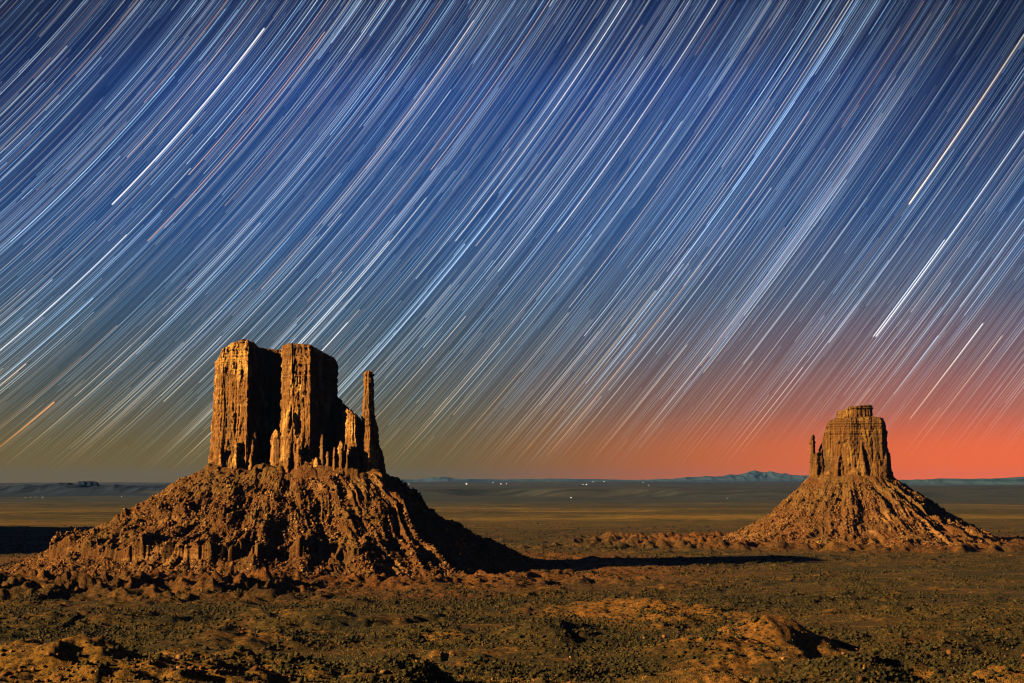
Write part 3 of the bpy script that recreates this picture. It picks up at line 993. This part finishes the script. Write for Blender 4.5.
# the mesa beyond the left edge of the picture whose long shadow crosses the plain
mx, my = -2110.0, 3640.0
th = np.linspace(0, 2 * np.pi, 400, endpoint=False)
rr = np.array([1, 1, .99, .94, .55, .5, .48, .3, .01])
zz = np.array([-5, 5, 40, 95, 180, 182, 330, 334, 336.])
R = rr[:, None] * (1 + .12 * p2(np.cos(th) * 2, np.sin(th) * 2, 31) + .04 * p2(np.cos(th) * 9, np.sin(th) * 9, 32))[None]
R[1:4] *= np.array([.96, .85, .7])[:, None]
v = np.stack([mx + 560 * R * np.cos(th), my + 1850 * R * np.sin(th), np.broadcast_to(1.32 * zz[:, None], R.shape)], -1).reshape(-1, 3)
o = mesh_np("mesa_hill", v, grid_quads(len(rr), 400, True), None, M_CLIFF, None, False)
o["kind"] = "structure"


# ------------------------------------------------------------------ scrub, stones
def scatter(n, d0, d1, a0, a1, rng, power=1.0):
    u = rng.random(n)
    d = (d0 ** -power + u * (d1 ** -power - d0 ** -power)) ** (-1 / power)
    a = np.radians(rng.uniform(a0, a1, n))
    return d * np.sin(a), d * np.cos(a), d


def off_talus(x, y, k=.82):
    u, v = WEST.loc(x, y)
    a = (u / 440) ** 2 + (v / 400) ** 2
    u, v = EAST.loc(x, y)
    b = (u / 360) ** 2 + (v / 410) ** 2
    return (a > k * k) & (b > k * k)


OCT = (np.array([(1, 0, 0), (-1, 0, 0), (0, 1, 0), (0, -1, 0), (0, 0, 1), (0, 0, -1)], float),
       np.array([(0, 2, 4), (2, 1, 4), (1, 3, 4), (3, 0, 4), (2, 0, 5), (1, 2, 5), (3, 1, 5), (0, 3, 5)]))
rng = np.random.default_rng(12)


def left_bank(x, y):
    return (1 - sst(np.degrees(np.arctan2(x, y)), -10.5, -8.0)) * (1 - sst(np.hypot(x, y), 1120, 1200))


THICKETS = [(600, 1400, 55, 90), (865, 1120, 48, 90), (390, 1060, 40, 70), (50, 1270, 75, 70), (470, 1880, 130, 90), (250, 1780, 140, 80), (780, 1900, 150, 110), (960, 1300, 60, 80), (520, 1180, 50, 50), (130, 1560, 120, 60), (680, 1560, 70, 50)]
for nm, cnt, m_, k0, s0, s1, fl, sd in (("desert_scrub", 460000, M_SCRUB, .40, .45, 6.0, .75, 41), ("dry_grass", 300000, M_GRASS, .32, .28, 3.2, .6, 61)):
    x, y, d = scatter(cnt, 560, 5200, -22, 22, rng, .9)
    dens = np.clip(k0 + 1.9 * fbm2(x / 140, y / 170, 5, sd, .65), .03, 1) * (1 - .8 * left_bank(x, y))
    if nm == "desert_scrub":
        for px, dd, ra, rb in THICKETS:
            tx, ty = at_dist(px, dd)
            dens = dens + 1.1 * np.exp(-((x - tx) / ra) ** 2 - ((y - ty) / rb) ** 2)
    else:
        for px, dd, ra, rb in THICKETS:
            tx, ty = at_dist(px, dd)
            dens = dens * (1 - .9 * np.exp(-((x - tx) / ra) ** 2 - ((y - ty) / rb) ** 2))
    keep = (rng.random(len(x)) < dens) & off_talus(x, y)
    x, y, d = x[keep], y[keep], d[keep]
    size = s0 * (s1 ** (rng.random(len(x)) ** 2.6)) * (1 + .4 * sst(d, 1400, 3800))
    pos = np.stack([x, y, ground_z(x, y) + size * .3], 1)
    v, f = blobs(pos, size, fl, .28, rng, OCT)
    o = mesh_np(nm, v, None, f, m_)
    o["kind"] = "stuff"

x, y, d = scatter(60000, 560, 1450, -22, 22, rng, 1.2)
lb = left_bank(x, y)
dens = np.clip(1.3 * fbm2(x / 60, y / 50, 4, 43) - .12 + .42 * lb, 0, 1)
keep = rng.random(len(x)) < dens
x, y = x[keep], y[keep]
size = .38 * (6.5 ** (rng.random(len(x)) ** 2.6))
pos = np.stack([x, y, ground_z(x, y) + size * .2], 1)
v, f = blobs(pos, size, .7, .27, rng)
o = mesh_np("loose_stones", v, None, f, M_BOULD)
o["kind"] = "stuff"


# ------------------------------------------------------------------ junipers, each a tree of its own
def juniper():
    r = empty("juniper_bush", (0, 0, 0), 0)
    rg = np.random.default_rng(21)
    n = 150
    dr = rg.normal(size=(n, 3))
    dr /= np.linalg.norm(dr, axis=1, keepdims=True)
    p = dr * (rg.random((n, 1)) ** .4) * np.array([1.9, 1.7, 1.5]) + np.array([0, 0, 2.0])
    p[:, 2] = np.maximum(p[:, 2], .5)
    v, f = blobs(p, rg.uniform(.25, .55, n), .8, .3, rg)
    mesh_np("crown", v, None, f, M_JUNIPER, r)
    t = np.linspace(0, 2 * np.pi, 8, endpoint=False)
    rings = [np.stack([k * np.cos(t) + ox, k * np.sin(t), np.full(8, h)], 1) for k, h, ox in ((.28, -.6, 0), (.22, .5, .08), (.16, 1.3, -.05), (.08, 2.4, .1))]
    mesh_np("trunk", np.concatenate(rings), grid_quads(4, 8, True), None, M_BARK, r)
    return r


j0 = juniper()
spots = [(352, 640), (392, 636), (421, 633), (372, 622), (818, 634), (845, 640), (760, 652), (705, 640), (905, 628), (960, 620), (640, 618), (300, 612),
         (240, 652), (560, 600), (480, 662), (520, 640), (880, 612), (1000, 640), (470, 608), (150, 620), (60, 612), (690, 606), (930, 652), (610, 666)]
rng = np.random.default_rng(33)
for i, (px, py) in enumerate(spots):
    v_ = pix_dir(px, py)
    ks = np.arange(500, 4000, 2.0)
    gz = ground_z(v_.x * ks, v_.y * ks)
    hit = np.argmax(CAM_Z + v_.z * ks < gz)
    k = ks[hit]
    if i == 0:
        r = j0
    else:
        r = j0.copy()
        C.collection.objects.link(r)
        for ch in j0.children:
            c = ch.copy()
            C.collection.objects.link(c)
            c.parent = r
    r.location = (v_.x * k, v_.y * k, float(gz[hit]))
    r.rotation_euler = (0, 0, rng.uniform(0, 6.28))
    s = rng.uniform(.7, 1.35)
    r.scale = (s, s, s * rng.uniform(.8, 1.1))
    r["label"] = "round dark juniper bush standing alone on the foreground desert"
    r["category"] = "bush"
    r["group"] = "junipers dotted over the foreground desert"

# ------------------------------------------------------------------ lit buildings of the far settlements
M_GLOWW = mat_glow("lit_window_white", (.95, 1.0, .95), 1.0)
M_GLOWA = mat_glow("lit_window_amber", (1.0, .75, .42), .6)
M_WALL = mat_plain("plaster_wall", (.30, .25, .20), (.34, .28, .22))
M_ROOF = mat_plain("sheet_roof", (.16, .12, .10), (.2, .15, .12))


def lit_house(glow):
    r = empty("lit_building", (0, 0, 0), 0)
    bx = np.array([(-1, -.6, -.4), (1, -.6, -.4), (1, .6, -.4), (-1, .6, -.4), (-1, -.6, .6), (1, -.6, .6), (1, .6, .6), (-1, .6, .6)], float)
    fc = [(0, 3, 2, 1), (4, 5, 6, 7), (0, 1, 5, 4), (1, 2, 6, 5), (2, 3, 7, 6), (3, 0, 4, 7)]
    mesh_np("wall", bx, fc, None, M_WALL, r)
    rf = np.array([(-1.1, -.72, .61), (1.1, -.72, .61), (1.1, .72, .61), (-1.1, .72, .61), (-1.1, 0, 1.05), (1.1, 0, 1.05)])
    mesh_np("roof", rf, [(0, 1, 5, 4), (2, 3, 4, 5), (0, 3, 2, 1)], [(0, 4, 3), (1, 2, 5)], M_ROOF, r)
    wn = bx * np.array([.8, .03, .55]) + np.array([0, -.64, .12])
    mesh_np("window", wn, fc, None, glow, r)
    return r


protos = [lit_house(M_GLOWW), lit_house(M_GLOWA)]
used = [0, 0]
lights = [  # column, distance, size, kind, label
    (409, 30000, 26, 0, "faint lit building nearest the right foot of the large butte, on the far plain"),
    (466.5, 29000, 62, 0, "brightest white lit building left of the settlement row under the skyline"),
    (493, 30000, 28, 0, "small white lit building, first of the settlement row right of the large butte"),
    (501, 29500, 44, 0, "wide white lit building, left one of the bright pair in the settlement row"),
    (506.5, 29600, 40, 0, "white lit building, right one of the bright pair in the settlement row"),
    (522, 31000, 26, 1, "dim amber lit building just right of the bright pair in the settlement row"),
    (548, 31500, 22, 1, "dim amber lit building midway along the settlement row"),
    (557, 32000, 24, 1, "dim amber lit building, second after the gap in the settlement row"),
    (583, 29000, 30, 0, "white lit building, left one of the close cluster at mid skyline"),
    (586.5, 28500, 48, 0, "brightest white building of the close cluster at mid skyline"),
    (593, 29500, 32, 0, "white lit building, right one of the close cluster at mid skyline"),
    (604, 30500, 34, 0, "white lit building standing apart to the right of the cluster"),
    (643, 31000, 30, 0, "white lit building closest to the left end of the blue mountains"),
    (648.5, 24000, 30, 1, "amber lit building on the bench below the blue mountains"),
    (571, 12200, 18, 0, "lone white lit building on the dark plain between the two buttes"),
    (26, 13600, 14, 1, "leftmost dim lit building of the row on the left plain"),
    (31, 13700, 13, 1, "second dim lit building of the row on the left plain"),
    (36, 13800, 12, 1, "third dim lit building of the row on the left plain"),
    (43, 13600, 17, 0, "right hand white lit building of the row on the left plain"),
    (122, 13600, 17, 0, "lone white lit building left of the large butte's slope"),
    (727, 12500, 13, 0, "white lit building on the plain left of the smaller butte"),
]
for px, dist, size, kind, lab in lights:
    p = protos[kind]
    if used[kind] == 0:
        r = p
    else:
        r = p.copy()
        C.collection.objects.link(r)
        for ch in p.children:
            c = ch.copy()
            C.collection.objects.link(c)
            c.parent = r
    used[kind] += 1
    x, y = at_dist(px, dist)
    r.location = (x, y, float(ground_z(x, y)) + size * .35)
    r.rotation_euler = (0, 0, -math.atan2(x, y))
    r.scale = (size * .235,) * 3
    r["label"] = lab
    r["category"] = "building"
    r["group"] = "lit buildings of the far settlements"

# ------------------------------------------------------------------ the air
HAZE = True
if HAZE:
    X0, X1, Y0, Y1, Z0, Z1 = -64000, 64000, -64000, 64000, -130, 480
    bx = np.array([(X0, Y0, Z0), (X1, Y0, Z0), (X1, Y1, Z0), (X0, Y1, Z0), (X0, Y0, Z1), (X1, Y0, Z1), (X1, Y1, Z1), (X0, Y1, Z1)], float)
    fc = [(0, 3, 2, 1), (4, 5, 6, 7), (0, 1, 5, 4), (1, 2, 6, 5), (2, 3, 7, 6), (3, 0, 4, 7)]
    m = bpy.data.materials.new("thin_air")
    m.use_nodes = True
    m.node_tree.nodes.clear()
    pv = m.node_tree.nodes.new("ShaderNodeVolumePrincipled")
    pv.inputs["Color"].default_value = (.025, .10, .44, 1)
    pv.inputs["Density"].default_value = 1 / 260000
    pv.inputs["Anisotropy"].default_value = 0.0
    om = m.node_tree.nodes.new("ShaderNodeOutputMaterial")
    m.node_tree.links.new(pv.outputs[0], om.inputs["Volume"])
    o = mesh_np("haze", bx, fc, None, m)
    o["kind"] = "stuff"
